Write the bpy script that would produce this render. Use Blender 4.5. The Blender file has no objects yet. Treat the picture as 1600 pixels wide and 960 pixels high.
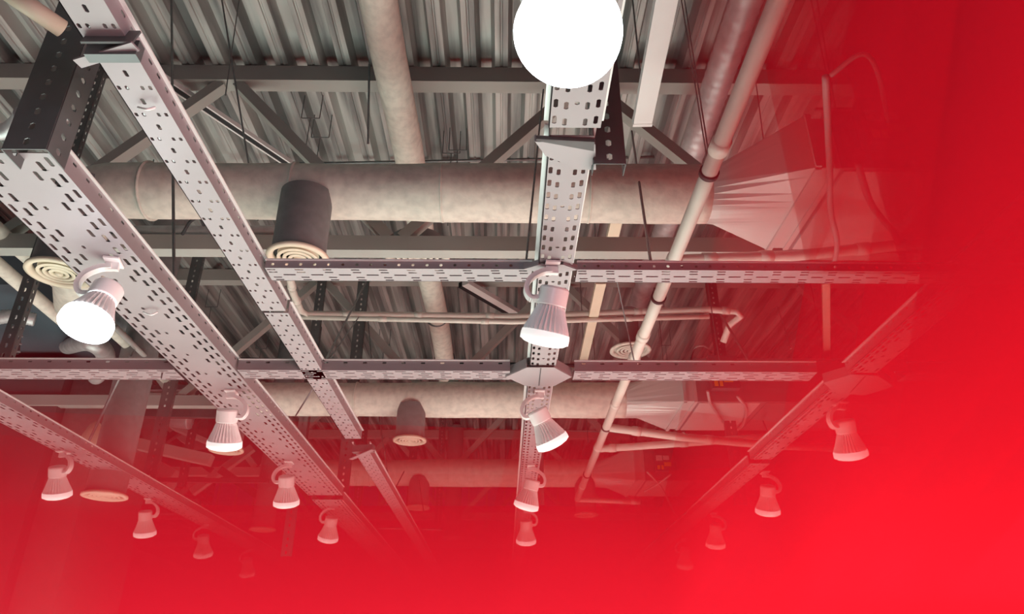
import bpy, math, random
from mathutils import Vector, Matrix, Quaternion
random.seed(7)
C = bpy.context.scene.collection
PI = math.pi
# ------------------------------------------------------------------ camera, light, exposure
K = 2.0 / 3.0            # drawing units to metres
EYE = 1.6                # eye height above the floor
PITCH, YAW, ROLL, FPX = math.radians(26.808), math.radians(0.625), math.radians(0.008), 1159.0
fw = Vector((math.sin(YAW) * math.cos(PITCH), math.cos(YAW) * math.cos(PITCH), math.sin(PITCH)))
rt = fw.cross(Vector((0, 0, 1))).normalized()
up = rt.cross(fw)
cd = bpy.data.cameras.new('camera'); cam = bpy.data.objects.new('camera', cd); C.objects.link(cam)
cam.matrix_world = Matrix.Translation((0, 0, EYE)) @ Matrix((rt, up, -fw)).transposed().to_4x4()
cd.sensor_width = 36; cd.lens = FPX / 1600 * 36; cd.clip_start = 0.01; cd.clip_end = 200
S = bpy.context.scene; S.camera = cam
S.view_settings.view_transform = 'Standard'; S.view_settings.look = 'None'
S.view_settings.gamma = 1; S.view_settings.exposure = 0.0; S.view_settings.use_curve_mapping = False
S.cycles.max_bounces = 8; S.cycles.diffuse_bounces = 2; S.cycles.glossy_bounces = 3
S.cycles.volume_bounces = 6; S.cycles.transparent_max_bounces = 8
S.cycles.caustics_reflective = False; S.cycles.caustics_refractive = False
w = bpy.data.worlds.new('world'); S.world = w; w.use_nodes = True
w.node_tree.nodes['Background'].inputs[0].default_value = (0.80, 0.92, 1.0, 1)
w.node_tree.nodes['Background'].inputs[1].default_value = 0.09

def area(name, loc, size, power, col):
    l = bpy.data.lights.new(name, 'AREA'); l.shape = 'RECTANGLE'; l.size, l.size_y = size; l.energy = power; l.color = col
    o = bpy.data.objects.new(name, l); C.objects.link(o); o.location = loc; o.rotation_euler = (PI, 0, 0); return o
area('added_fill', (-1.5, 4.3, 0.05), (9, 4.6), 500, (0.80, 1.0, 0.89))  # added upward fill standing in for light bounced off the floor
area('added_fill', (-1.5, 12.0, 0.05), (13, 7), 110, (1.0, 0.50, 0.46))  # added reddish fill to brighten the far haze, no lamp there
area('added_fill', (7.0, -0.4, 0.05), (10, 7), 1450, (1.0, 0.62, 0.59))  # added reddish fill to brighten the haze on the right

def point(name, loc, power, col, r=0.05):
    l = bpy.data.lights.new(name, 'POINT'); l.energy = power; l.color = col; l.shadow_soft_size = r
    o = bpy.data.objects.new(name, l); C.objects.link(o); o.location = loc; return o

# ------------------------------------------------------------------ measuring helpers
def ray(x, y): return rt * ((x - 800) / FPX) - up * ((y - 480) / FPX) + fw
def Z(x, y, z): d = ray(x, y); return d * (z / d.z)
def Y(x, y, v): d = ray(x, y); return d * (v / d.y)

# ------------------------------------------------------------------ materials
def mat(name, col, rough=0.6, metal=0.0, var=0.12, scale=8.0, stretch=(1, 1, 1), bump=0.0, col2=None, emis=None, es=0, lo=0.35, hi=0.7):
    m = bpy.data.materials.new(name); m.use_nodes = True; nt = m.node_tree; b = nt.nodes['Principled BSDF']
    b.inputs['Roughness'].default_value = rough; b.inputs['Metallic'].default_value = metal
    tc = nt.nodes.new('ShaderNodeTexCoord'); mp = nt.nodes.new('ShaderNodeMapping'); mp.inputs['Scale'].default_value = stretch
    nt.links.new(tc.outputs['Object'], mp.inputs['Vector'])
    n = nt.nodes.new('ShaderNodeTexNoise'); n.inputs['Scale'].default_value = scale; n.inputs['Detail'].default_value = 5
    nt.links.new(mp.outputs['Vector'], n.inputs['Vector'])
    r = nt.nodes.new('ShaderNodeValToRGB'); r.color_ramp.elements[0].position = lo; r.color_ramp.elements[1].position = hi
    c2 = col2 or tuple(c * (1 - var) for c in col)
    r.color_ramp.elements[0].color = (*c2, 1); r.color_ramp.elements[1].color = (*col, 1)
    nt.links.new(n.outputs['Fac'], r.inputs['Fac']); nt.links.new(r.outputs['Color'], b.inputs['Base Color'])
    if bump:
        bp = nt.nodes.new('ShaderNodeBump'); bp.inputs['Strength'].default_value = bump; bp.inputs['Distance'].default_value = 0.01
        nt.links.new(n.outputs['Fac'], bp.inputs['Height']); nt.links.new(bp.outputs['Normal'], b.inputs['Normal'])
    if emis:
        b.inputs['Emission Color'].default_value = (*emis, 1); b.inputs['Emission Strength'].default_value = es
    return m
M = {
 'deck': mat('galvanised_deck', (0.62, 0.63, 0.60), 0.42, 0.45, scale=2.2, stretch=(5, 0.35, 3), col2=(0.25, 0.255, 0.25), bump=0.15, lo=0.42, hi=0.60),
 'truss': mat('grey_painted_steel', (0.50, 0.51, 0.47), 0.5, 0.0, var=0.12, scale=3),
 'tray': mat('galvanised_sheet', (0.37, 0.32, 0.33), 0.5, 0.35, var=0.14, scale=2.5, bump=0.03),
 'lip': mat('lit_sheet_edge', (0.85, 0.84, 0.82), 0.35, 0.2, var=0.1, scale=6),  # galvanised like the tray, caught light painted in as a paler colour
 'strut': mat('dark_galvanised', (0.20, 0.21, 0.21), 0.5, 0.5, var=0.3, scale=6),
 'wrap': mat('duct_insulation', (0.86, 0.81, 0.71), 0.85, 0.0, var=0.18, scale=26, bump=0.35, lo=0.3, hi=0.6),
 'wrapg': mat('grey_duct_insulation', (0.24, 0.245, 0.24), 0.85, 0.0, var=0.15, scale=26, bump=0.3),
 'cream': mat('cream_plastic', (0.92, 0.80, 0.62), 0.45, 0.0, var=0.08),
 'white': mat('white_enamel', (0.95, 0.94, 0.92), 0.35, 0.0, var=0.05),
 'pipe': mat('white_pipe', (0.84, 0.80, 0.71), 0.4, 0.0, var=0.10, scale=9),
 'foil': mat('aluminium_foil', (0.78, 0.78, 0.78), 0.42, 0.45, var=0.28, scale=14, bump=0.5),
 'rod': mat('threaded_steel', (0.27, 0.28, 0.28), 0.45, 0.6, var=0.25, scale=40),
 'chrome': mat('zinc_nut', (0.85, 0.85, 0.85), 0.25, 0.9, var=0.1),
 'black': mat('black_rubber', (0.025, 0.025, 0.028), 0.6, 0.0, var=0.3),
 'ahu': mat('white_sheet_panel', (0.74, 0.73, 0.70), 0.38, 0.25, var=0.08, scale=3),
 'ahud': mat('grey_sheet_panel', (0.30, 0.30, 0.30), 0.45, 0.4, var=0.15, scale=3, stretch=(1, 1, 8)),
 'cable': mat('grey_cable', (0.45, 0.44, 0.42), 0.5, 0.0, var=0.1),
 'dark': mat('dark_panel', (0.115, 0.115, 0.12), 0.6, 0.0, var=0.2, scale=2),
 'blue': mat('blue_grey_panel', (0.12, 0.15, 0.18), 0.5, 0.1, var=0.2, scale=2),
 'yellow': mat('yellow_sticker', (0.85, 0.52, 0.04), 0.5, 0.0, var=0.05),
 'paper': mat('white_sticker', (0.75, 0.73, 0.7), 0.5, 0.0, var=0.05),
 'lilac': mat('lilac_panel', (0.50, 0.38, 0.72), 0.6, 0.0, var=0.2, scale=2),
 'floor': mat('pale_floor', (0.55, 0.53, 0.50), 0.5, 0.0, var=0.1),
 'glowhot': mat('lit_lamp_face_bright', (0.9, 0.9, 0.9), 0.4, emis=(0.86, 0.94, 1.0), es=14),
 'glow': mat('lit_lamp_face', (0.9, 0.9, 0.88), 0.4, emis=(1.0, 0.96, 0.92), es=0.6),
}

# ------------------------------------------------------------------ mesh builder
class MB:
    def __init__(s): s.v = []; s.f = []
    def add(s, vs, fs):
        b = len(s.v); s.v += [Vector(v) for v in vs]; s.f += [tuple(b + i for i in f) for f in fs]; return s
    def box(s, lo, hi):
        x0, y0, z0 = lo; x1, y1, z1 = hi
        return s.add([(x0,y0,z0),(x1,y0,z0),(x1,y1,z0),(x0,y1,z0),(x0,y0,z1),(x1,y0,z1),(x1,y1,z1),(x0,y1,z1)],
                     [(3,2,1,0),(4,5,6,7),(0,1,5,4),(1,2,6,5),(2,3,7,6),(3,0,4,7)])
    def hexa(s, p):   # eight corners: four, then the four opposite
        return s.add(p, [(3,2,1,0),(4,5,6,7),(0,1,5,4),(1,2,6,5),(2,3,7,6),(3,0,4,7)])
    def frame(s, d, ref=None):
        d = d.normalized(); r = ref or (Vector((0, 0, 1)) if abs(d.z) < 0.9 else Vector((0, 1, 0)))
        a = d.cross(r).normalized(); return a, a.cross(d).normalized()
    def bar(s, a, b, wd, ht, ref=None):
        a, b = Vector(a), Vector(b); x, y = s.frame(b - a, ref); x = x * wd / 2; y = y * ht / 2
        return s.hexa([a-x-y, a+x-y, a+x+y, a-x+y, b-x-y, b+x-y, b+x+y, b-x+y])
    def tube(s, pts, r, n=12, caps=True, rs=None):
        pts = [Vector(p) for p in pts]; rings = []; px = None
        for i, p in enumerate(pts):
            d = (pts[min(i+1, len(pts)-1)] - pts[max(i-1, 0)]).normalized()
            if px is None: a, _ = s.frame(d)
            else: a = (px - d * px.dot(d)).normalized()
            px = a; bb = d.cross(a); q = rs[i] if rs else r
            rings.append([p + a * (q * math.cos(2*PI*k/n)) + bb * (q * math.sin(2*PI*k/n)) for k in range(n)])
        vs = [v for R in rings for v in R]; fs = []
        for i in range(len(rings) - 1):
            for k in range(n):
                k2 = (k + 1) % n; fs.append((i*n+k, i*n+k2, (i+1)*n+k2, (i+1)*n+k))
        if caps: fs.append(tuple(reversed(range(n)))); fs.append(tuple((len(rings)-1)*n + k for k in range(n)))
        return s.add(vs, fs)
    def lathe(s, prof, c=(0, 0, 0), n=32, ribs=None):   # prof: (radius, z[, fin depth])
        c = Vector(c); vs = []; fs = []
        for p in prof:
            fin = p[2] if len(p) > 2 else 0
            for k in range(n):
                q = p[0] - (fin if k % 2 else 0)
                vs.append(c + Vector((q * math.cos(2*PI*k/n), q * math.sin(2*PI*k/n), p[1])))
        for i in range(len(prof) - 1):
            for k in range(n):
                k2 = (k+1) % n; fs.append((i*n+k, i*n+k2, (i+1)*n+k2, (i+1)*n+k))
        return s.add(vs, fs)
    def build(s, name, m, parent=None, smooth=False, origin=(0, 0, 0)):
        o0 = Vector(parent['_abs']) if parent is not None and '_abs' in parent else Vector((0, 0, 0))
        og = Vector(origin)
        me = bpy.data.meshes.new(name)
        base = og if parent is None else o0
        me.from_pydata([tuple((v - base) * K) for v in s.v], [], s.f); me.validate(); me.update()
        if smooth: me.shade_auto_smooth(angle=math.radians(40)) if hasattr(me, 'shade_auto_smooth') else [setattr(p, 'use_smooth', True) for p in me.polygons]
        o = bpy.data.objects.new(name, me); C.objects.link(o); me.materials.append(m)
        if parent is not None: o.parent = parent
        else: o.location = og * K + Vector((0, 0, EYE))
        if smooth:
            for p in me.polygons: p.use_smooth = True
        return o

def tag(o, label, cat, group=None, kind=None):
    o['label'] = label; o['category'] = cat
    if group: o['group'] = group
    if kind: o['kind'] = kind
    return o
def thing(name, label, cat, loc=(0, 0, 0), group=None):
    o = bpy.data.objects.new(name, None); C.objects.link(o); o.empty_display_size = 0.05
    o.location = Vector(loc) * K + Vector((0, 0, EYE)); o['_abs'] = tuple(loc); return tag(o, label, cat, group)
def single(mb, name, m, label, cat, group=None, smooth=False):
    n = len(mb.v); c = Vector((0, 0, 0))
    for v in mb.v: c += v
    return tag(mb.build(name, m, None, smooth, c / n), label, cat, group)

# ------------------------------------------------------------------ structure: floor, roof deck, trusses
fl = MB().box((-16, -8, -2.45), (20, 32, -2.4)).build('floor', M['floor']); fl['kind'] = 'structure'

def deck():
    b = MB(); P = 0.232; x = -14.0; z0, z1 = 4.08, 4.17; y0, y1 = -1.0, 30.0; t = 0.01
    prof = []
    while x < 14:
        prof += [(x, z0), (x + 0.036, z0), (x + 0.042, z0 + 0.008), (x + 0.052, z0 + 0.008), (x + 0.058, z0), (x + 0.094, z0),
                 (x + 0.124, z1), (x + 0.203, z1)]
        x += P
    ys = [y0, y1]
    n = len(prof); vs = []
    for z_off in (0, t):
        for yy in ys: vs += [(px, yy, pz + z_off) for px, pz in prof]
    fs = []
    for i in range(n - 1):
        fs.append((i, i + 1, n + i + 1, n + i)); fs.append((2*n + i, 3*n + i, 3*n + i + 1, 2*n + i + 1))
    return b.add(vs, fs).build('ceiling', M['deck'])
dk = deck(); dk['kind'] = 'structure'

def truss(y, x0, x1, nodes, label):
    t = thing('roof_truss', label, 'roof truss', (0, y, 4.0), 'parallel roof trusses')
    MB().box((x0, y - 0.06, 3.93), (x1, y + 0.06, 4.07)).build('top_chord', M['truss'], t)
    MB().box((x0, y - 0.05, 2.49), (x1, y + 0.05, 2.60)).build('bottom_chord', M['truss'], t)
    sp = 2.62; k = 0
    for a in nodes:
        for s in (-1, 1):
            MB().bar((a + s * 0.06, y, 3.93), (a + s * (sp / 2 - 0.04), y, 2.60), 0.075, 0.085, Vector((0, 1, 0))).build('diagonal_brace', M['truss'], t)
    return t
nd = [-2.03 + 2.62 * i for i in range(-2, 5)]
truss(4.17, -9, 9, nd[1:5], 'grey steel roof truss nearest the viewer, its top chord crossing above the large duct')
truss(7.22, -10, 10, nd[0:6], 'second grey roof truss, its braces seen behind the pair of thin white pipes')
truss(10.05, -12, 12, nd[0:6], 'third grey roof truss, mostly behind the long cross tray')
truss(13.07, -12, 12, nd[0:7], 'fourth grey roof truss behind the second duct, seen above the red haze')
truss(16.0, -12, 12, nd[0:7], 'farthest grey roof truss deep in the red haze')

# ------------------------------------------------------------------ perforated trays
def plate(O, U, V, nu, nv, cu, cv, hole, t):
    """perforated sheet: nu x nv cells; hole(i, j) -> None or (half length, half width, shift along length)"""
    O, U, V = Vector(O), Vector(U), Vector(V); N = U.cross(V).normalized() * t
    vs = []; fs = []; g = {}
    def gv(a, b, s):
        k = (a, b, s)
        if k not in g: g[k] = len(vs); vs.append(O + U * (cu * a / 2) + V * (cv * b / 2) + N * s)
        return g[k]
    for i in range(nu):
        for j in range(nv):
            ring = [(2*i, 2*j), (2*i+1, 2*j), (2*i+2, 2*j), (2*i+2, 2*j+1), (2*i+2, 2*j+2), (2*i+1, 2*j+2), (2*i, 2*j+2), (2*i, 2*j+1)]
            h = hole(i, j); A = [gv(*r, 0) for r in ring]; B = [gv(*r, 1) for r in ring]
            if h:
                hl, hw, sh = h; c = O + U * (cu * (i + 0.5) + sh) + V * (cv * (j + 0.5))
                loc = [(-hl + hw*0.5, -hw), (0, -hw), (hl - hw*0.5, -hw), (hl, 0), (hl - hw*0.5, hw), (0, hw), (-hl + hw*0.5, hw), (-hl, 0)]
                a = []; bb = []
                for (p, q) in loc:
                    a.append(len(vs)); vs.append(c + U * p + V * q)
                    bb.append(len(vs)); vs.append(c + U * p + V * q + N)
                for k in range(8):
                    k2 = (k + 1) % 8
                    fs.append((A[k2], A[k], a[k], a[k2])); fs.append((B[k], B[k2], bb[k2], bb[k])); fs.append((a[k], bb[k], bb[k2], a[k2]))
            else:
                fs.append(tuple(reversed(A))); fs.append(tuple(B))
            for (e, cond) in (((0, 1, 2), j == 0), ((2, 3, 4), i == nu - 1), ((4, 5, 6), j == nv - 1), ((6, 7, 0), i == 0)):
                if cond:
                    for q in range(2): fs.append((A[e[q]], A[e[q+1]], B[e[q+1]], B[e[q]]))
    return MB().add(vs, fs)

def pat_wide(i, j):
    if j in (0, 7): return (0.025, 0.0070, 0.0)
    if j in (1, 6): return (0.026, 0.0075, 0.024)
    if j in (2, 5): return (0.026, 0.0075, -0.012) if i % 2 else None
    return (0.012, 0.0065, 0) if (j == 3 and i % 3 == 0) else None
def pat_narrow(i, j):
    if i % 2: return (0.013, 0.0055, 0) if j == 2 else None
    return (0.0085, 0.0050, 0) if j != 2 else None
def pat_mid(i, j):
    if j in (0, 4): return (0.018, 0.0065, 0)
    if j in (1, 3): return (0.016, 0.0065, 0.010)
    return (0.007, 0.007, 0) if i % 4 == 1 else None
def pat_cross(i, j):
    if i % 2: return (0.026, 0.0045, 0) if j == 2 else None
    return (0.018, 0.0042, (j - 2) * 0.004) if j != 2 else None
def pat_five(i, j):
    if j == 2: return (0.012, 0.0050, 0) if i % 3 == 1 else (0.030, 0.0040, 0.0) if i % 3 == 0 else None
    return (0.031, 0.0042, 0.017 if j % 2 else -0.017)

def tray(label, x0, x1, y0, y1, axis, pat, cu, ncol, fh=0.06, z=1.5, flanges=(1, 1), fhole=0.012, name='cable_tray', group='perforated cable trays', both=True):
    L = (y1 - y0) if axis == 'Y' else (x1 - x0); W_ = (x1 - x0) if axis == 'Y' else (y1 - y0)
    t = thing(name, label, 'cable tray', ((x0+x1)/2, (y0+y1)/2, z), group)
    n = max(1, round(L / cu)); cu = L / n; th = 0.003
    U = Vector((0, 1, 0)) if axis == 'Y' else Vector((1, 0, 0)); V = Vector((1, 0, 0)) if axis == 'Y' else Vector((0, 1, 0))
    O = Vector((x0, y0, z)); up3 = Vector((0, 0, 1))
    s_ = -th if axis == 'Y' else th
    plate(O, U, V, n, ncol, cu, W_ / ncol, pat, s_).build('tray_base', M['tray'], t)
    for k, fl_ in enumerate(flanges):
        if not fl_: continue
        o = O + V * (W_ if k else 0)
        fp = lambda i, j: ((fhole, 0.005, 0) if j == 1 else None) if fh > 0.045 else ((0.007, 0.006, 0) if j == 0 else None)
        m = plate(o, U, up3, n, 2 if fh > 0.045 else 1, cu, fh / (2 if fh > 0.045 else 1), fp, 0.003)
        inw = V * (0.014 if k else -0.014)
        a, b = o + up3 * fh, o + U * L + up3 * fh
        fo = m.build('side_flange', M['tray'], t)
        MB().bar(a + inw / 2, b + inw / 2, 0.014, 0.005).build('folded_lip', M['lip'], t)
    return t

tray('widest perforated tray, descending from the left edge under the lamp shining brightest on the left', -1.765, -1.455, 1.90, 6.75, 'Y', pat_wide, 0.088, 8, fh=0.075)
tray('far continuation of the widest left tray, dropping slightly into the red haze', -1.74, -1.46, 6.80, 13.5, 'Y', pat_wide, 0.088, 8, fh=0.07, z=1.47)
tray('narrow perforated tray running diagonally over the left half, above the second lamp row', -1.105, -0.995, 0.8, 3.02, 'Y', pat_narrow, 0.055, 5)
tray('second length of the narrow diagonal tray, between the two cross trays and the haze', -1.100, -0.990, 3.04, 5.0, 'Y', pat_narrow, 0.055, 5)
tray('last length of the narrow diagonal tray, fading into the red haze', -1.090, -0.980, 5.25, 12.0, 'Y', pat_narrow, 0.055, 5, z=1.49)
tray('near length of the central upright-looking tray, right behind the dazzling lamp', 0.130, 0.285, 0.7, 1.76, 'Y', pat_mid, 0.070, 5, fh=0.03)
tray('middle length of the central tray, crossing in front of the big duct', 0.135, 0.270, 1.80, 3.74, 'Y', pat_mid, 0.070, 5, fh=0.045, z=1.502)
tray('far length of the central tray below the long cross tray, going into haze', 0.130, 0.270, 3.95, 12.0, 'Y', pat_mid, 0.070, 5, fh=0.045)
tray('slanting tray on the right, rising to the upper right above its flared joint', 1.86, 2.02, 1.5, 3.74, 'Y', pat_wide, 0.065, 6)
tray('slanting tray on the right below its flared joint, carrying lamps into the haze', 1.86, 2.02, 3.95, 5.50, 'Y', pat_wide, 0.065, 6)
tray('end length of the right slanting tray, faint in the red haze', 1.86, 2.02, 5.55, 12.5, 'Y', pat_wide, 0.065, 6, z=1.48)
tray('perforated tray in the lower left corner with a pair of lamps under it', -3.27, -3.03, 3.2, 13.0, 'Y', pat_wide, 0.088, 7)
tray('farther tray at the bottom left, almost lost in red haze', -5.05, -4.85, 5.0, 14.0, 'Y', pat_wide, 0.090, 5)
tray('shorter cross tray left half, ending at the narrow diagonal tray', -0.975, 0.11, 2.63, 2.735, 'X', pat_cross, 0.058, 5, fh=0.036, flanges=(1, 1))
tray('shorter cross tray right half, running out to the right under the air unit', 0.295, 2.3, 2.63, 2.735, 'X', pat_cross, 0.058, 5, fh=0.036, flanges=(1, 1))
tray('long cross tray left length, ending at the widest left tray', -4.6, -1.78, 3.74, 3.89, 'X', pat_five, 0.105, 5)
tray('long cross tray middle length, between widest left tray and centre joint', -1.44, 0.03, 3.74, 3.87, 'X', pat_five, 0.105, 5)
tray('long cross tray right length, from centre joint to the right flared joint', 0.38, 1.70, 3.74, 3.87, 'X', pat_five, 0.105, 5)
tray('long cross tray outer right length beyond the flared joint, deep red', 2.20, 4.2, 3.74, 3.87, 'X', pat_five, 0.105, 5)

def fitting(label, pts, z, h=0.05, m='tray', slit=None):
    """flared joint plate: outline in plan with upstands along its edges"""
    t = thing('tray_joint', label, 'tray joint', (*[sum(p[i] for p in pts) / len(pts) for i in (0, 1)], z), 'flared tray joints')
    n = len(pts); b = MB()
    b.add([(*p, z - 0.004) for p in pts] + [(*p, z) for p in pts], [tuple(reversed(range(n))), tuple(range(n, 2*n))] + [(i, (i+1) % n, n + (i+1) % n, n + i) for i in range(n)])
    b.build('flared_plate', M[m], t)
    for i in range(n):
        if i % 2: continue
        a, c = Vector((*pts[i], z + h / 2)), Vector((*pts[(i+1) % n], z + h / 2))
        MB().bar(a, c, 0.004, h).build('upstand', M[m], t)
    if slit:
        MB().bar((*slit[0], z - 0.005), (*slit[1], z - 0.005), 0.004, 0.003).build('seam', M['black'], t)
def P2(pxs, z=1.495): return [tuple(Z(x, y, z)[:2]) for x, y in pxs]
fitting('flared pale joint where the central tray crosses the long cross tray', P2([(790, 588), (823, 573), (866, 573), (893, 588), (866, 602), (821, 602)]), 1.493, slit=P2([(845, 574), (842, 601)]))
fitting('flared joint on the right slanting tray at the long cross tray', P2([(1287, 597), (1330, 584), (1372, 586), (1396, 603), (1350, 617), (1302, 612)]), 1.493, slit=P2([(1352, 586), (1328, 612)]))
fitting('flared plate with a wing under the central tray, above the big duct', P2([(836, 218), (930, 222), (931, 262), (905, 262), (852, 240)]), 1.490, h=0.02)
wt = [o for o in bpy.data.objects if o.name.startswith('tray_joint')][-1]
wa, wb = Z(838, 217, 1.488), Z(929, 222, 1.488)
MB().hexa([wa, wb, wb + Vector((0, 0.03, -0.012)), wa + Vector((0, 0.006, -0.003)), wa + Vector((0, 0, .012)), wb + Vector((0, 0, .012)), wb + Vector((0, 0.03, 0.0)), wa + Vector((0, 0.006, .009))]).build('dark_web', M['strut'], wt)
fitting('small pale joint where the shorter cross tray meets the central tray', P2([(818, 419), (842, 412), (880, 412), (902, 420), (880, 424), (842, 424)]), 1.493, h=0.02)
# joiner bracket under the narrow tray, top left
t = thing('joiner_bracket', 'pale folded bracket wrapped under the narrow tray at the top left', 'bracket', tuple(Z(165, 85, 1.48)), 'tray brackets')
a, b_ = Z(121, 99, 1.46), Z(212, 72, 1.47)
MB().bar(a, b_, 0.030, 0.006, Vector((0, 0, 1))).build('lower_lip', M['tray'], t)
a2, b2 = Z(133, 58, 1.50), Z(214, 58, 1.50)
MB().bar(a2, b2, 0.06, 0.006, Vector((0, -1, 0.3))).build('upper_lip', M['strut'], t)
MB().bar(a2 + Vector((0, 0.03, -.02)), b2 + Vector((0, 0.03, -.02)), 0.03, 0.05).build('web', M['strut'], t)
t = thing('joiner_bracket', 'folded bracket under the narrow tray just above the red haze', 'bracket', tuple(Z(565, 715, 1.48)), 'tray brackets')
MB().bar(Z(548, 718, 1.46), Z(583, 703, 1.46), 0.03, 0.006).build('lower_lip', M['tray'], t)
MB().bar(Z(552, 703, 1.5), Z(584, 701, 1.5), 0.05, 0.05).build('web', M['strut'], t)

# ------------------------------------------------------------------ slotted uprights and channels
def upright(label, foot, z0, z1=4.05, wdt=0.075, dp=0.045, group='slotted steel uprights', cell=0.06, name='slotted_upright', hs=0.4, m='strut'):
    x, y = foot[0], foot[1]; t = thing(name, label, 'upright', (x, y, z0), group)
    n = max(2, round((z1 - z0) / cell)); c = (z1 - z0) / n
    front = plate((x - wdt/2, y - dp/2, z0), (0, 0, 1), (1, 0, 0), n, 1, c, wdt, lambda i, j: (min(c * 0.24, 0.014), min(wdt * 0.12, 0.009), 0), -0.003)
    front.build('slotted_face', M[m], t)
    for s in (-1, 1):
        plate((x + s * wdt/2, y - dp/2, z0), (0, 0, 1), (0, 1, 0), n, 1, c, dp, lambda i, j: (c * 0.2, dp * 0.13, 0), -0.003 * s).build('side_wing', M[m], t)
    return t
def at_foot(x, y, z=1.5): return tuple(Z(x, y, z)[:2])
upright('dark wide slotted channel at the upper left, its foot over the widest tray', at_foot(52, 250, 1.46), 1.46, wdt=0.135, dp=0.10, name='hanging_channel', cell=0.06)
upright('dark wide slotted channel hanging beside the central tray near the top', at_foot(951, 266, 1.46), 1.46, wdt=0.098, dp=0.06, name='hanging_channel', cell=0.055)
upright('slotted upright left of centre passing from duct to the widest tray', at_foot(533, 787), 1.5, wdt=0.11)
upright('slotted upright right of centre beside the crossing white pipes', at_foot(1158, 790), 1.5, wdt=0.105)
upright('slotted upright left of the wide tray, ending at the lower left tray', at_foot(229, 772), 1.5, wdt=0.11)
upright('slotted upright near the left edge behind the brightest left lamp', (Y(8, 560, 3.9)[0], 3.9), 1.55, wdt=0.07)
for px, py, v, lb in ((283, 762, 8.6, 'thin slotted upright just right of the left grey drop duct'),
                      (472, 702, 8.6, 'thin slotted upright under the second duct near the narrow tray'),
                      (557, 800, 11.0, 'small far upright under the third duct left part'),
                      (640, 802, 10.0, 'slotted upright beside the third duct outlet'),
                      (683, 860, 12.0, 'faint far upright right of the third duct outlet'),
                      (843, 790, 7.2, 'slotted upright close behind the central tray in the haze'),
                      (1003, 860, 11.0, 'slotted upright beside the far air unit with orange stickers'),
                      (447, 870, 7.1, 'red hazed upright under the left ribbed lamps'),
                      (172, 800, 9.0, 'hazed upright at the lower left beside the lamp pair'),
                      (1068, 820, 11.5, 'hazed thin upright left of the right slanting tray'),
                      (230, 650, 12.0, 'far upright behind the left grey drop duct')):
    p = Y(px, py, v); upright(lb, (p.x, v), p.z, wdt=0.085 if v < 9 else 0.10)

t = thing('track_rail', 'dark slotted rail with pale edges slanting behind the upper left brace', 'rail', tuple(Z(355, 192, 3.85)), 'rails below the deck')
ra, rb = Z(250, 120, 3.85), Z(462, 263, 3.85)
MB().bar(ra, rb, 0.05, 0.03).build('rail_body', M['black'], t)
sd = (rb - ra).cross(Vector((0, 0, 1))).normalized() * 0.032
for q in (-1, 1): MB().bar(ra + sd * q, rb + sd * q, 0.014, 0.036).build('rail_edge', M['white'], t)
t = thing('track_rail', 'pale rail slanting above the thin pipe pair, right of the long pale duct', 'rail', tuple(Z(770, 470, 3.8)), 'rails below the deck')
ra, rb = Z(727, 442, 3.8), Z(812, 492, 3.8)
MB().bar(ra, rb, 0.09, 0.05).build('rail_body', M['white'], t)
sd = (rb - ra).cross(Vector((0, 0, 1))).normalized() * 0.07
MB().bar(ra - sd, rb - sd, 0.05, 0.06).build('rail_edge', M['black'], t)
bolt_at = [o for o in bpy.data.objects if o.name == 'hanging_channel'][0]
for k in (0, 1):
    q = Z(97, 175 + 12 * k, 1.68)
    MB().tube([q, q + Vector((0.05, 0, 0))], 0.007, 8).tube([q + Vector((0.005, 0, 0)), q + Vector((0.018, 0, 0))], 0.016, 6).build('bolt', M['chrome'], bolt_at)

# ------------------------------------------------------------------ insulated ducts
def curve_pts(ctrl, n=14):
    out = []
    P_ = [Vector(c) for c in ctrl]; P_ = [P_[0]*2 - P_[1]] + P_ + [P_[-1]*2 - P_[-2]]
    for i in range(1, len(P_) - 2):
        for k in range(n):
            t = k / n; a, b, c, d = P_[i-1], P_[i], P_[i+1], P_[i+2]
            out.append(0.5 * ((2*b) + (c-a)*t + (2*a-5*b+4*c-d)*t*t + (3*b-a-3*c+d)*t**3))
    out.append(P_[-2]); return out
def duct_x(label, x0, x1, y, z, r, elbow=False, lumps=()):
    t = thing('insulated_duct', label, 'air duct', ((x0+x1)/2, y, z), 'insulated round cross ducts')
    pts = []; rs = []; n = 60
    for i in range(n + 1):
        x = x1 + (x0 - x1) * i / n
        q = r
        for lx, lw, lr in lumps: q += lr / (1 + math.exp(-(x - lx) / lw))
        pts.append(Vector((x, y, z))); rs.append(q * (1 + 0.008 * math.sin(x * 9)))
    if elbow:
        for a in range(1, 9):
            th = a / 8 * PI / 2 * 0.75
            pts.append(Vector((x0 - 0.42 * math.sin(th), y + 0.42 * (1 - math.cos(th)), z))); rs.append(r)
        d = (pts[-1] - pts[-2]).normalized(); pts.append(pts[-1] + d * 1.3); rs.append(r)
    MB().tube(pts, r, 40, rs=rs).build('duct_body', M['wrap'], t, True)
    for xs in [x0 + 0.15 + (x1 - x0) * k / 4 for k in range(4)]:
        MB().tube([(xs, y, z), (xs + 0.012, y, z)], r + 0.012, 40).build('tape_seam', M['wrap'], t, True)
    return t
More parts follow.
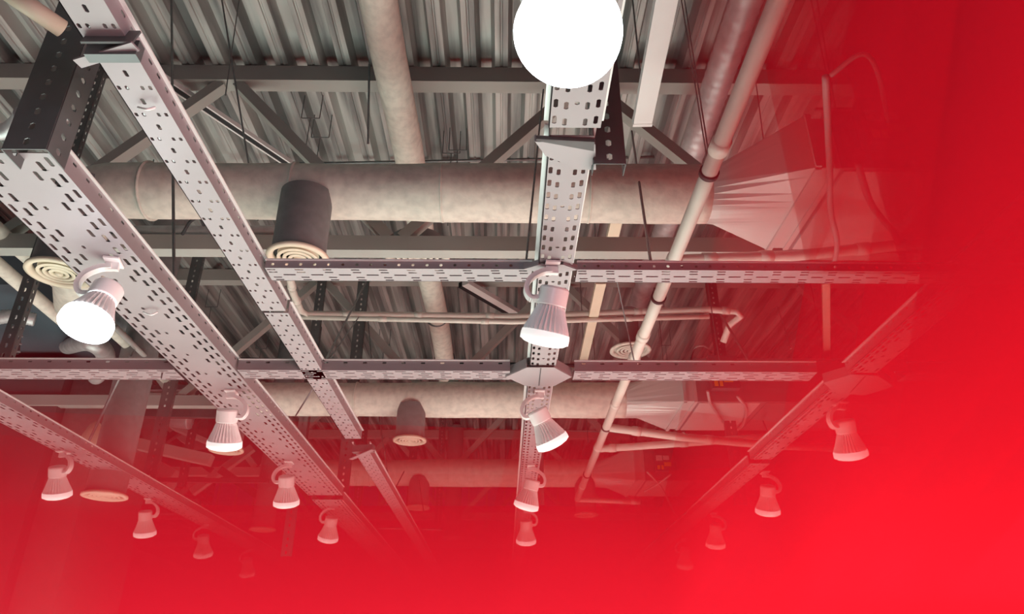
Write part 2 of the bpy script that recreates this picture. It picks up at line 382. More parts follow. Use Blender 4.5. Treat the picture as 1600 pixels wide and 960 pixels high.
def outlet(label, x, y, ztop, zbot, r, rim=None, body='wrapg', rimm='cream', m3='cream', name='duct_outlet', group='round ceiling diffusers on drops'):
    t = thing(name, label, 'air outlet', (x, y, zbot), group); rim = rim or r * 1.16
    MB().lathe([(r, ztop), (r, zbot + 0.03), (r * 0.98, zbot + 0.02)], (x, y, 0), 40).build('drop_collar', M[body], t, True)
    MB().lathe([(r * 0.97, zbot + 0.03), (rim, zbot + 0.015), (rim * 1.0, zbot), (rim * 0.86, zbot - 0.006), (rim * 0.78, zbot + 0.012), (rim*0.78, zbot + 0.03)], (x, y, 0), 40).build('diffuser_rim', M[rimm], t, True)
    for k, q in enumerate((0.66, 0.48, 0.30)):
        MB().lathe([(rim * q, zbot + 0.002), (rim * (q - 0.09), zbot - 0.004), (rim * (q - 0.11), zbot + 0.02), (rim*q, zbot + 0.03)], (x, y, 0), 32).build('diffuser_ring', M[m3], t, True)
    MB().lathe([(rim * 0.8, zbot + 0.03), (0.001, zbot + 0.032)], (x, y, 0), 32).build('throat', M['black'], t)
    MB().lathe([(rim * 0.12, zbot + 0.02), (rim * 0.12, zbot - 0.004), (0.001, zbot - 0.008)], (x, y, 0), 16).build('centre_cap', M[m3], t, True)
    return t
zD = 2.50
x0a = Y(190, 307, 3.5)[0]; x1a = Y(1103, 307, 3.5)[0]
duct_x('big insulated duct crossing the upper middle of the view', x0a, x1a, 3.5, zD, 0.160, True, ((-0.45, 0.03, 0.010),))
x0b = Y(385, 625, 7.0)[0]; x1b = Y(975, 625, 7.0)[0]
duct_x('second insulated duct, right under the long cross tray', x0b, x1b, 7.0, 2.50, 0.165, False, ((-0.9, 0.05, 0.012),))
x0c = Y(440, 735, 9.9)[0]; x1c = Y(925, 735, 9.9)[0]
duct_x('third insulated duct, pinkish in the haze below the second', x0c, x1c, 9.9, 2.50, 0.170, False, ((-1.2, 0.05, 0.012),))
def drop(label, px, py, yv, r, ztop=2.42, **k):
    p = Y(px, py, yv); return outlet(label, p.x, yv, ztop, p.z, r, **k)
drop('grey drop with cream round diffuser hanging from the big duct', 465, 406, 3.42, 0.142)
drop('grey drop with pale diffuser hanging from the second duct at centre', 640, 690, 6.95, 0.138)
drop('hazed drop with diffuser hanging from the third duct', 653, 795, 9.85, 0.135)
drop('far hazed drop with diffuser left of the far air unit', 916, 806, 9.85, 0.135)
drop('faint diffuser disc far down the hall, left of the central tray', 706, 842, 12.9, 0.14, ztop=4.1)
drop('cream round diffuser behind the wide tray, beside the brightest left lamp', 92, 429, 3.45, 0.142, ztop=2.5)
drop('pink diffuser directly below the ribbed lamp of the wide tray', 353, 705, 6.95, 0.14)
drop('long grey drop duct at the lower left with diffuser near the haze', 163, 777, 6.0, 0.150, ztop=4.1)
drop('shorter grey drop duct at lower left among the hazed lamps', 410, 829, 9.0, 0.13, ztop=4.1)
drop('wide grey round diffuser above the pipes, right of centre', 985, 549, 6.6, 0.10, rim=0.20, ztop=3.3, rimm='wrap', m3='wrap')
drop('grey bowl-shaped diffuser half hidden by the first truss lower chord', 652, 402, 4.75, 0.20, rim=0.24, ztop=2.95, rimm='wrap', m3='wrap')

def duct_y(label, x, y0, y1, z, r, m, name='long_duct', corr=False, bands=()):
    t = thing(name, label, 'air duct', (x, (y0+y1)/2, z), 'ducts running down the hall')
    if corr:
        n = int((y1 - y0) / 0.02); pts = [(x, y0 + (y1-y0) * i / n, z) for i in range(n + 1)]; rs = [r + (0.0035 if i % 4 == 0 else 0) for i in range(n + 1)]
        MB().tube(pts, r, 28, rs=rs).build('duct_body', M[m], t, True)
    else:
        pts = [(x + 0.01 * math.sin(i * 0.9), y0 + (y1-y0) * i / 20, z) for i in range(21)]
        MB().tube(pts, r, 32).build('duct_body', M[m], t, True)
    for b in bands: MB().tube([(x, b, z), (x, b + 0.012, z)], r + 0.014, 32).build('band', M['rod'], t, True)
    return t
zl = 3.62
xl = Z(617, 130, zl)[0]
duct_y('long pale insulated duct running back from the top left of centre', xl, 1.0, 9.6, zl, 0.115, 'wrap', bands=(2.95, 7.4, 8.6))
xs = Z(1120, 130, 3.62)[0]
duct_y('spiral silver duct at the upper right beside the white pipe', xs, 1.0, 7.7, 3.62, 0.095, 'foil', 'spiral_duct', True)

# ------------------------------------------------------------------ air units with transition hoods
def air_unit(label, yv, x_round, r, px0, x_end, zb, zt, ynear, yfar, zc=zD, detail=True):
    t = thing('air_unit', label, 'air handling unit', (px0, yv, zb), 'air units at the duct ends')
    n = 32; vs = []; 
    rect = [(yfar, zb), (ynear, zb), (ynear, zt), (yfar, zt)]
    for k in range(n):
        a = 2 * PI * k / n - 3 * PI / 4 + PI/4*0
        vs.append(Vector((x_round, yv - r * math.cos(a + PI/2 + PI/2) , zc + r * math.sin(a + PI/2 + PI/2) )))
    # matching rectangle ring by angle
    rv = []
    for v in vs:
        dy, dz = v.y - yv, v.z - zc
        hy = (yfar - yv) if dy > 0 else (yv - ynear); hz = (zt - zc) if dz > 0 else (zc - zb)
        s = min(hy / max(abs(dy), 1e-6), hz / max(abs(dz), 1e-6)); rv.append(Vector((px0, yv + dy * s, zc + dz * s)))
    # snap the nearest ring vertex to each rectangle corner
    for cy, cz in rect:
        i = min(range(n), key=lambda k: (rv[k].y - cy)**2 + (rv[k].z - cz)**2); rv[i] = Vector((px0, cy, cz))
    fs = [(k, (k+1) % n, n + (k+1) % n, n + k) for k in range(n)]
    MB().add(vs + rv, fs).build('transition_hood', M['ahu'], t)
    for (a, b) in ((0, 1), (1, 2), (2, 3), (3, 0)):
        p, q = rect[a], rect[b]
        MB().bar((px0 + 0.012, *p), (px0 + 0.012, *q), 0.03, 0.03).build('flange_bar', M['ahu'], t)
    xm = px0 + 0.10
    MB().box((px0 + 0.02, ynear + 0.01, zb + 0.005), (xm, yfar - 0.01, zt - 0.01)).build('flexible_collar', M['ahu'], t)
    MB().box((xm, ynear, zb - 0.004), (xm + 0.03, yfar, zt + 0.01)).build('flange_frame', M['ahu'], t)
    cs = MB().box((xm + 0.03, ynear, zb), (x_end, yfar, zt + 0.06)).build('casing', M['ahud'], t)
    pn = MB().box((xm + 0.05, ynear + 0.02, zb - 0.010), (xm + 0.62, yfar - 0.02, zb)).build('bottom_panel', M['ahu'], t)
    pn2 = MB().box((xm + 0.68, ynear + 0.02, zb - 0.008), (x_end - 0.04, yfar - 0.02, zb)).build('bottom_panel', M['ahud'], t)
    MB().bar((px0 + 0.05, ynear - 0.03, zt + 0.02), (x_end, ynear - 0.03, zt + 0.02), 0.012, 0.012).build('hanging_rail', M['rod'], t)
    bx = MB().box((xm + 0.16, ynear - 0.09, zb + 0.10), (xm + 0.42, ynear, zt + 0.05)).build('control_box', M['dark'], t)
    for (u, v, ww, hh, m) in ((0.17, 0.23, .08, .07, 'paper'), (0.26, 0.24, .08, .055, 'paper'), (0.27, 0.16, .09, .05, 'yellow'), (0.18, 0.12, .035, .05, 'yellow'), (.23, .12, .03, .05, 'yellow')):
        MB().box((xm + u, ynear - 0.094, zb + v), (xm + u + ww, ynear - 0.090, zb + v + hh)).build('sticker', M[m], t)
    return t
n1 = Z(1275, 262, 2.34); f1 = Z(1195, 390, 2.34)
air_unit('large white air unit with flared hood at the right end of the big duct', 3.5, x1a, 0.168, n1.x, 4.2, 2.34, 2.68, n1.y, f1.y)
p_ = Y(1067, 622, 6.6); 
air_unit('second air unit with hood under the long cross tray on the right', 7.0, x1b, 0.175, p_.x, p_.x + 2.2, 2.34, 2.72, 6.57, 7.45)
p_ = Y(990, 730, 9.5)
air_unit('third air unit with orange stickers standing in the haze', 9.9, x1c, 0.18, p_.x, p_.x + 2.6, 2.30, 2.74, 9.45, 10.35)

# ------------------------------------------------------------------ pipes
def pipe(label, pts, r, clamps=(), m='pipe', name='water_pipe', group='white pipes', couplings=()):
    pts = [Vector(p) for p in pts]; c = pts[len(pts)//2]
    t = thing(name, label, 'pipe', tuple(pts[0]), group)
    MB().tube(pts, r, 20).build('pipe_run', M[m], t, True)
    def along(f):
        tot = sum((pts[i+1]-pts[i]).length for i in range(len(pts)-1)); s = f * tot
        for i in range(len(pts) - 1):
            l = (pts[i+1]-pts[i]).length
            if s <= l: return pts[i] + (pts[i+1]-pts[i]) * (s / l), (pts[i+1]-pts[i]).normalized()
            s -= l
        return pts[-1], (pts[-1]-pts[-2]).normalized()
    for f in couplings:
        p, d = along(f); MB().tube([p - d * 0.035, p + d * 0.035], r * 1.18, 20).build('coupling', M[m], t, True)
    for f in clamps:
        p, d = along(f); cl = MB().tube([p - d * 0.012, p + d * 0.012], r * 1.22, 20).build('clamp', M['black'], t, True)
        sx = d.cross(Vector((0, 0, 1))).normalized()
        b = MB()
        for s in (-1, 1):
            q = p + sx * (s * r * 1.55)
            for dz in (-0.012, 0.014): b.tube([q + Vector((0, 0, dz - 0.006)), q + Vector((0, 0, dz + 0.006))], 0.013, 6)
        b.build('clamp_nuts', M['chrome'], cl)
    return t
pz = 2.0
A = Z(1217, 0, pz); B = Z(902, 780, pz); A0 = A + (A - B) * 0.06
def frac(px, py): q = Z(px, py, pz); return (q - A0).length / (B - A0).length
pipe('thick white pipe slanting from the top right down past the cross trays', [A0, B], 0.036, clamps=[frac(1106, 270), frac(1020, 465), frac(945, 668), frac(920, 742)], couplings=[frac(1120, 228), frac(1050, 408), frac(1000, 525), frac(985, 560), frac(958, 632), frac(938, 700), frac(912, 760)])
pipe('white branch pipe leaving the thick pipe toward the right under the air unit', [Z(1046, 409, pz), Z(1075, 406, pz), Z(1240, 400, 2.05), Z(1400, 384, 2.1), Z(1560, 375, 2.1)], 0.030, couplings=(0.12, 0.3, 0.6))
pipe('white branch pipe sloping down right from the thick pipe near the haze', [Z(948, 668, pz), Z(1060, 683, 1.98), Z(1200, 696, 1.95), Z(1400, 705, 1.95)], 0.036, couplings=(0.1, 0.35))
pipe('white branch pipe rising to the right just below the sloping one', [Z(935, 702, pz), Z(1110, 690, 2.05), Z(1200, 683, 2.1)], 0.034, couplings=(0.08, 0.5))
pipe('short hazed pipe at the foot of the thick white pipe', [Z(900, 781, pz), Z(1000, 785, pz)], 0.030, couplings=(0.9,))
yq = 5.9
def YY(px, py, v=5.9): return Y(px, py, v)
pipe('upper of the two thin white pipes running side by side across the middle', [YY(452, 425, 4.9), YY(457, 455, 5.3), YY(470, 486, 5.75), YY(482, 491), YY(800, 495), YY(1108, 484), YY(1150, 487, 5.9), YY(1158, 494, 5.9), YY(1140, 508, 6.1), YY(1130, 535, 6.2)], 0.030, couplings=(0.06, 0.12, 0.26, 0.38, 0.5, 0.62, 0.75, 0.9))
pipe('lower of the two thin white pipes running side by side across the middle', [YY(470, 496), YY(800, 503.5), YY(1108, 495)], 0.022, couplings=(0.2, 0.45, 0.6, 0.8))
pipe('upper grey pipe among the two slanting tubes at far left', [Z(-60, 312, 2.6), Z(150, 492, 2.6), Z(260, 592, 2.6)], 0.052, m='wrap', name='service_pipe', group='slanting left tubes')
pipe('lower grey pipe among the two slanting tubes at far left', [Z(-60, 365, 2.6), Z(120, 520, 2.6)], 0.050, m='wrap', name='service_pipe', group='slanting left tubes')
pipe('thin grey conduit slanting right of the left bright lamp', [Z(180, 512, 2.5), Z(232, 562, 2.5), Z(250, 580, 2.5)], 0.022, m='cable', name='service_pipe', group='slanting left tubes')
pipe('thick cream tube crossing the very top left corner', [Z(5, -18, 1.9), Z(97, 45, 1.9)], 0.030, m='cream', name='service_pipe', group=None)
pipe('shiny curved elbow pipe at the left edge beside the dark channel', curve_pts([Z(-20, 206, 1.9), Z(10, 205, 1.9), Z(30, 190, 1.9), Z(36, 178, 1.9)], 6), 0.032, m='foil', name='service_pipe', group=None)
pipe('thin conduit right behind the big duct, level with its top', [Y(160, 262, 5.2), Y(1100, 244, 5.2)], 0.013, m='rod', name='sprinkler_conduit', group='thin conduits')
pipe('dark lagged pipe lying on the first truss lower chord left part', [Y(150, 362, 4.2), Y(430, 362, 4.2)], 0.040, m='foil', name='service_pipe', group='lagged pipes on the first truss')
pipe('thin dark conduit just above the long cross tray', [Y(360, 561, 9.2), Y(1290, 578, 9.2)], 0.02, m='black', name='sprinkler_conduit', group='thin conduits')
# foil flexible ducts at the left
def flex(label, ctrl, r):
    pts = curve_pts(ctrl, 16); t = single(MB().tube(pts, r, 20, rs=[r * (1 + 0.09 * (i % 2)) for i in range(len(pts))]), 'flexible_duct', M['foil'], label, 'air duct', 'crinkled foil ducts', True); return t
flex('crinkled foil duct piece left of the brightest left lamp', [Z(-20, 500, 2.8), Z(20, 494, 2.8), Z(55, 500, 2.8)], 0.055)
flex('crinkled foil duct emerging below the brightest left lamp', [Z(105, 542, 3.12), Z(140, 535, 2.7), Z(165, 556, 2.7), Z(150, 590, 2.7)], 0.075)
flex('crinkled foil duct piece right of the brightest left lamp', [Z(185, 495, 3.12), Z(200, 510, 3.0), Z(212, 512, 3.0)], 0.05)
flex('small foil duct bundle behind the left slotted uprights', [Y(245, 640, 8.5), Y(270, 650, 8.5), Y(300, 655, 8.5)], 0.12)
# white channels near the top right
def channel(label, a, b, wd, ht):
    t = thing('white_channel', label, 'light channel', tuple(a), 'white boxed channels')
    MB().bar(a, b, wd, ht).build('channel_body', M['cream'] if wd < 0.09 else M['white'], t)
    MB().bar(b + (a - b).normalized() * 0.02, b, wd * 1.05, ht * 1.08).build('end_cap', M['white'], t)
    for f in (0.1, 0.9):
        q = a + (b - a) * f; MB().tube([q, (q.x, q.y, 4.09)], 0.005, 6).build('suspension_rod', M['rod'], t)
    return t
channel('wide white boxed channel hanging at the top, right of the dazzling lamp', Z(1046, -30, 2.6), Z(1003, 192, 2.6), 0.095, 0.05)
channel('short white channel seen below the big duct right of centre', Z(966, 330, 2.9), Z(955, 378, 2.9), 0.082, 0.05)
channel('long white channel dropping between the two cross trays right of centre', Z(939, 440, 2.9), Z(910, 568, 2.9), 0.082, 0.05)
channel('white channel in the right red area parallel to the deck ribs', Z(1290, 440, 2.9), Z(1292, 578, 2.9), 0.06, 0.05)

# ------------------------------------------------------------------ rods, wires, cables
def wire(label, pts, r=0.004, m='rod', name='hanging_rod', group='thin hanging rods and wires', cat='rod'):
    o = single(MB().tube([Vector(p) for p in pts], r, 6), name, M[m], label, cat, group); return o
R_ = [
 ((268, -10, 4.05), (272, 462, 1.57), .008, 'grey rod hanging straight down at the left, ending on the wide tray'),
 ((345, -10, 4.05), (403, 345, 2.66), .006, 'rod at upper left passing in front of the big duct'),
 ((375, -10, 4.05), (352, 150, 3.2), .004, 'thin wire at the top crossing the rod left of the pale duct'),
 ((1063, -10, 4.05), (1105, 250, 2.1), .004, 'left wire of the close pair beside the spiral duct'),
 ((1068, -10, 4.05), (1109, 250, 2.1), .004, 'right wire of the close pair beside the spiral duct'),
 ((987, 205, 3.3), (1019, 425, 1.54), .007, 'dark rod in front of the big duct between central tray and thick pipe'),
 ((849, 140, 3.0), (821, 420, 1.54), .005, 'thin rod just left of the central tray'),
 ((577, 100, 3.9), (575, 225, 3.4), .008, 'dark chain-like rod along the left of the pale long duct'),
 ((960, 420, 2.0), (993, 575, 1.6), .004, 'thin wire behind the thick pipe above the long cross tray'),
 ((925, 500, 3.1), (930, 570, 2.6), .006, 'short wire beside the long white channel'),
 ((585, 600, 3.4), (606, 745, 1.6), .008, 'thin rod in front of the second duct left of its drop'),
 ((491, 604, 1.5), (462, 650, 1.9), .006, 'slanting thin wire under the long cross tray left part'),
 ((572, 440, 3.2), (508, 566, 1.6), .008, 'bright slanting wire left of the pipe pair middle'),
 ((568, 485, 3.2), (512, 566, 1.6), .006, 'dim slanting wire just right of the bright slanting one'),
 ((575, 500, 3.2), (581, 566, 2.6), .006, 'thin wire right of the left slotted upright'),
 ((913, 600, 3.2), (919, 692, 2.4), .005, 'left of two rods in front of the second duct right part'),
 ((933, 600, 3.2), (941, 655, 2.4), .005, 'right of two rods in front of the second duct right part'),
 ((1072, 602, 4.05), (1068, 678, 2.4), .022, 'pale stout rod before the second air unit'),
 ((1170, 602, 4.05), (1205, 690, 1.8), .008, 'dark rod at the right near the slanting tray'),
 ((187, 590, 2.0), (135, 698, 1.7), .010, 'pale slanting wire across the left grey drop duct'),
 ((222, 530, 4.05), (203, 558, 2.0), .008, 'short pale wire between left lamp and wide tray'),
 ((256, 568, 1.6), (252, 592, 1.45), .004, 'tiny wire dangling where long cross tray meets wide tray'),
 ((648, 705, 3.0), (604, 790, 1.8), .008, 'left wire of the inverted V below the central drop'),
 ((648, 705, 3.0), (662, 800, 1.8), .008, 'right wire of the inverted V below the central drop'),
 ((120, 180, 3.2), (98, 242, 2.4), .004, 'thin dark rod right of the dark wide channel'),
 ((240, 250, 3.4), (235, 300, 2.6), .005, 'short dark rod before the big duct left end'),
 ((60, 110, 3.6), (38, 185, 2.5), .004, 'thin dark rod left of the dark wide channel'),
 ((1265, -10, 4.05), (1300, 160, 2.8), .006, 'left dark wire in the red upper right'),
 ((1275, -10, 4.05), (1312, 210, 2.8), .006, 'right dark wire in the red upper right'),
 ((1180, 120, 3.7), (1197, 250, 2.9), .004, 'faint thin wire right of the thick pipe top'),
 ((1215, 480, 3.4), (1236, 545, 2.6), .006, 'dark wire among the red deck ribs at right'),
 ((1450, -10, 2.8), (1420, 240, 2.2), .006, 'nearly hidden wire far right in deep red'),
 ((1105, 440, 3.0), (1125, 570, 2.2), .005, 'thin wire beside the right slotted upright'),
 ((1125, 490, 3.0), (1175, 572, 2.0), .012, 'slanting stay crossing the right slotted upright foot'),
 ((1015, 720, 4.05), (1050, 850, 1.8), .007, 'hazed wire beside the far air unit'),
 ((560, 825, 1.6), (690, 828, 1.6), .012, 'long thin bar across the haze below the narrow tray'),
]
for (a, b, r, lb) in R_: wire(lb, [Z(*a), Z(*b)], r)
# trapeze wires holding things to the deck
for i, (x, y) in enumerate(((485, 185), (500, 215), (705, 240), (715, 235), (408, 545), (600, 540), (330, 480), (1028, 480), (1040, 540))):
    p = Z(x, y, 3.85); b = MB(); q = Vector((p.x, p.y, 4.08))
    b.tube([p + Vector((-.07, 0, 0)), p + Vector((.07, 0, 0))], 0.005, 6); b.tube([p + Vector((-.07, 0, 0)), q + Vector((-.07, 0, 0))], 0.004, 6); b.tube([p + Vector((.07, 0, 0)), q + Vector((.07, 0, 0))], 0.004, 6)
    b.tube([p, p - Vector((0, 0, 0.7))], 0.004, 6)
    single(b, 'deck_hanger', M['rod'], ('small wire hanger bent under the deck, ' + ('upper left between the braces', 'just below the first left hanger', 'right of the pale long duct', 'second one right of the pale long duct', 'left between the two cross trays', 'right of the left slotted upright', 'beyond the wide tray lip at left', 'right of the thick pipe', 'above the wide grey round diffuser')[i]), 'hanger', 'wire deck hangers')
def cable(label, ctrl, r, m='cable'):
    return single(MB().tube(curve_pts(ctrl, 10), r, 8), 'power_cable', M[m], label, 'cable', 'loose cables', True)
cable('thick dark cable looping down in front of the white air unit', [Z(1290, 120, 2.0), Z(1296, 250, 2.0), Z(1298, 330, 2.0), Z(1308, 380, 2.0), Z(1300, 425, 2.0)], 0.014, 'cable')
cable('cable arching at the top right over the air unit in red', [Z(1298, 118, 2.2), Z(1345, 85, 2.2), Z(1370, 110, 2.2), Z(1388, 190, 2.2)], 0.010, 'cable')
cable('dark cable sweeping right of the air unit panel', [Z(1340, 255, 2.1), Z(1362, 320, 2.1), Z(1400, 370, 2.1), Z(1415, 420, 2.1)], 0.016, 'rod')
cable('pale cable bulging right side deep in red', [Z(1425, 250, 2.1), Z(1445, 290, 2.1), Z(1410, 350, 2.1)], 0.010, 'cable')
cable('black cable looping over the lower chord beside a slotted upright', [Z(285, 366, 2.5), Z(298, 346, 2.5), Z(312, 341, 2.5), Z(318, 352, 2.5)], 0.010, 'black')
cable('pale cable arch above the long cross tray at right', [Z(1078, 568, 2.9), Z(1085, 545, 2.9), Z(1100, 541, 2.9), Z(1112, 552, 2.9)], 0.010, 'cable')
cable('pale cable loop hanging beside the second air unit', [Z(1153, 620, 2.3), Z(1166, 640, 2.3), Z(1160, 665, 2.3), Z(1145, 675, 2.3)], 0.016, 'cable')
cable('grey cable hanging from the second air unit controls', [Z(1106, 612, 2.3), Z(1110, 630, 2.3), Z(1120, 645, 2.3), Z(1130, 660, 2.3)], 0.014, 'cable')
cable('pale wavy cable below the far air unit stickers', [Z(1008, 768, 2.0), Z(1030, 755, 2.0), Z(1048, 742, 2.0)], 0.012, 'cable')
cable('long sagging cable in front of the far air unit', [Z(1012, 738, 2.0), Z(1035, 765, 2.0), Z(1055, 805, 2.0)], 0.012, 'cable')
cable('small white cable tie through the narrow tray upper slots', [Z(216, 168, 1.49), Z(230, 171, 1.47), Z(242, 168, 1.49)], 0.004, 'white')
cable('white cable tie end hanging under the wide tray', [Z(224, 488, 1.49), Z(236, 492, 1.47), Z(246, 488, 1.49)], 0.004, 'white')

# ------------------------------------------------------------------ boxed shapes at the left
def boxpts(px, z0, z1):   # footprint given by corners seen at height z0
    P_ = [Z(x, y, z0) for x, y in px]; return P_ 
t = thing('boxed_column', 'big dark boxed column at the left edge above the lower left tray', 'column', (Y(50, 700, 7.2).x, 7.2, 1.7))
xa, xb, xc = Y(-120, 640, 7.2).x, Y(72, 640, 7.2).x, Y(112, 640, 7.2).x
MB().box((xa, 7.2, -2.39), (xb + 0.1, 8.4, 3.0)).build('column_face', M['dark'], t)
MB().box((xb + 0.1, 7.35, -2.39), (xc + 0.25, 8.6, 2.95)).build('column_return', M['wrapg'], t)
p0, p1 = Z(30, 445, 3.1), Z(235, 575, 3.1)
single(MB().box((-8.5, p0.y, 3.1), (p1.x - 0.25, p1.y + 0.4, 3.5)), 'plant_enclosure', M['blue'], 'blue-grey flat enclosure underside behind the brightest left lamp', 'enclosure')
t = thing('cable_ladder', 'short ladder rack at far left under the enclosure', 'cable ladder', tuple(Z(25, 525, 2.9)))
for s in (0, 1): MB().bar(Z(20 + s * 14, 505, 2.9), Z(2 + s * 26, 552, 2.9), 0.02, 0.03).build('side_rail', M['black'], t)
for k in range(4): MB().bar(Z(14 - k * 4, 510 + k * 12, 2.88), Z(38 - k * 2, 514 + k * 12, 2.88), 0.03, 0.012).build('rung', M['tray'], t)
# service frame behind left uprights
def frame_bar(label, a, b, wd, ht, m='truss'):
    o = single(MB().bar(a, b, wd, ht), 'support_beam', M[m], label, 'beam', 'left service frame'); o['kind'] = 'thing'; return o
frame_bar('pale horizontal beam between the left grey drop duct and uprights', Y(190, 610, 9.5), Y(320, 612, 9.5), 0.10, 0.10)
frame_bar('dark beam just under the foil bundle at left', Y(110, 642, 8.3), Y(340, 644, 8.3), 0.06, 0.07, 'strut')
frame_bar('bright thin tube behind the left drop duct', Y(110, 608, 8.8), Y(330, 606, 8.8), 0.06, 0.06, 'foil')
frame_bar('slanting grey beam below the foil bundle', Y(195, 690, 8.2), Y(330, 720, 8.2), 0.12, 0.12, 'truss')
frame_bar('wide pale slanting panel at the left drop foot', Y(190, 712, 9.2), Y(270, 755, 9.2), 0.25, 0.30, 'ahu')
frame_bar('dark beam low at the left in the red haze', Y(110, 798, 9.0), Y(310, 792, 9.0), 0.12, 0.16, 'strut')
frame_bar('slanting pale strip below the wide tray lamp', Y(200, 634, 9.8), Y(300, 690, 9.8), 0.14, 0.14, 'ahu')
frame_bar('long dark frame bar under the pale beam at left', Y(115, 646, 8.0), Y(400, 648, 8.0), 0.07, 0.09, 'strut')
frame_bar('dark slanting brace rising right behind the left uprights', Y(240, 700, 9.4), Y(335, 640, 9.4), 0.08, 0.08, 'strut')
frame_bar('dark slanting brace falling right behind the left uprights', Y(230, 655, 9.6), Y(330, 735, 9.6), 0.08, 0.08, 'strut')
frame_bar('grey slanting brace below the pink diffuser', Y(300, 770, 9.4), Y(395, 700, 9.4), 0.09, 0.09, 'truss')
frame_bar('dark brace mirrored below the pink diffuser', Y(345, 735, 9.2), Y(425, 790, 9.2), 0.09, 0.09, 'strut')
frame_bar('pale loose board tilted among the left frames', Y(270, 668, 9.0), Y(345, 700, 9.0), 0.20, 0.05, 'ahu')
frame_bar('grey flat duct panel at the left behind the drop duct', Y(150, 690, 10.2), Y(330, 672, 10.2), 0.3, 0.45, 'ahud')
frame_bar('thin dark bar low at left crossing behind the lamps', Y(190, 750, 8.8), Y(420, 752, 8.8), 0.05, 0.05, 'strut')
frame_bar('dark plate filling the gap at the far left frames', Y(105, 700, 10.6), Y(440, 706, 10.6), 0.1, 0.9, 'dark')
tag(MB().box((Y(116, 740, 9.6).x, 9.6, Y(116, 790, 9.6).z), (Y(190, 740, 9.6).x, 9.8, Y(116, 722, 9.6).z)).build('lilac_board', M['lilac']), 'lilac board behind the lamp pair at the lower left', 'board', None)
# bulb-shaped pale cover hanging left
lp = Y(144, 690, 7.2)
single(MB().lathe([(0.02, .32), (0.06, .28), (.10, .18), (.125, .08), (.12, .0), (.02, -.02)], lp - Vector((0, 0, .12)), 24), 'hanging_cover', M['cream'], 'pale rounded cover hanging left of the long grey drop duct', 'cover', None, True)
# far wall strips, lilac light painted into their colour
wv = thing('wall_panel_strip', 'high wall strip with lilac light painted in, seen past the third truss braces', 'wall panel', (0, 16.8, 3.6))
MB().box((-6.5, 16.8, 2.6), (3.0, 16.9, 4.08)).build('strip_face', M['lilac'], wv)
for k in range(24): MB().box((-6.4 + k * 0.4, 16.77, 2.6), (-6.37 + k * 0.4, 16.8, 4.08)).build('seam_rib', M['truss'], wv)
wl = MB().box((-16, 24, -2.4), (16, 24.2, 4.1)).build('wall_back', M['dark']); wl['kind'] = 'structure'

# ------------------------------------------------------------------ adjustable ribbed lamps
def make_lamp():
    t = thing('ceiling_spotlight', 'x', 'spotlight', (0, 0, 0), 'ribbed white adjustable spotlights under the trays')
    MB().box((-0.035, -0.05, -0.012), (0.035, 0.05, -0.002)).box((-0.03, -0.012, -0.05), (0.03, 0.012, -0.01)).build('mounting_plate', M['white'], t)
    arm = curve_pts([(0, 0, -0.035), (-0.05, 0, -0.045), (-0.105, 0, -0.085), (-0.125, 0, -0.14), (-0.105, 0, -0.185), (-0.06, 0, -0.185)], 6)
    m = MB(); n = len(arm)
    for i in range(n - 1): m.bar(arm[i], arm[i+1] + (arm[i+1] - arm[i]) * 0.15, 0.042, 0.022, Vector((0, 1, 0)).cross(arm[i+1] - arm[i]).normalized())
    m.build('curved_arm', M['white'], t)
    piv = Vector((0, 0, -0.185))
    h = MB(); 
    h.lathe([(0.001, 0.055), (0.064, 0.055), (0.070, 0.045), (0.070, -0.03), (0.066, -0.035)], (0, 0, 0), 56)
    h.lathe([(0.064, -0.035, 0.002), (0.070, -0.05, 0.010), (0.088, -0.10, 0.016), (0.106, -0.145, 0.012), (0.113, -0.175, 0.0), (0.113, -0.20, 0), (0.106, -0.205, 0)], (0, 0, 0), 56)
    ho = h.build('lamp_head', M['white'], None, False, (0, 0, 0)); ho.parent = t; ho.location = piv * K
    g = MB().lathe([(0.1125, -0.160), (0.1150, -0.178), (0.1145, -0.203), (0.107, -0.206), (0.094, -0.215), (0.06, -0.224), (0.001, -0.227)], (0, 0, 0), 40).build('lamp_lens', M['glow'], None, True); g.parent = ho; g.location = (0, 0, 0)
    return t
proto = make_lamp(); used = False
def lamp(label, px, py, arm=0.0, tilt=(0, 0.45), z=1.5, hot=False, s=0.84, drop_=0.0):
    """px, py: where its plate meets the tray; arm: heading of the curved arm; tilt: lean of the head (right, away)"""
    global used
    src = proto
    if not used: root = proto; used = True; ch = {c.name.split('.')[0]: c for c in root.children}
    else:
        root = proto.copy(); C.objects.link(root); ch = {}
        for c in proto.children:
            d = c.copy(); C.objects.link(d); d.parent = root; ch[c.name.split('.')[0]] = d
            for gg in c.children:
                e = gg.copy(); C.objects.link(e); e.parent = d; e.location = gg.location
    p = Z(px, py, z); root.location = p * K + Vector((0, 0, EYE)); root.rotation_euler = (0, 0, arm); root.scale = (s, s, s); root['label'] = label
    hd = ch['lamp_head']
    v = Vector((tilt[0], tilt[1] if (hot or tilt[1] > 0.2) else tilt[1] + 0.5, -1)).normalized(); v.rotate(Quaternion((0, 0, 1), -arm))
    hd.rotation_mode = 'QUATERNION'; hd.rotation_quaternion = Vector((0, 0, -1)).rotation_difference(v)
    if hot:
        for gg in hd.children:
            gg.data = gg.data.copy(); gg.data.materials[0] = M['glowhot']
    return root
lamp('lit ribbed spotlight under the central tray, in front of the long cross tray', 862, 414, 0.1, (-0.22, -0.1))
lamp('dazzling spotlight at the top centre shining toward the viewer', 900, -78, 0.0, (-0.22, -0.42), hot=True, s=0.95)
lamp('glaring spotlight under the wide tray at the left', 178, 408, 0.2, (-0.05, -0.35), hot=True)
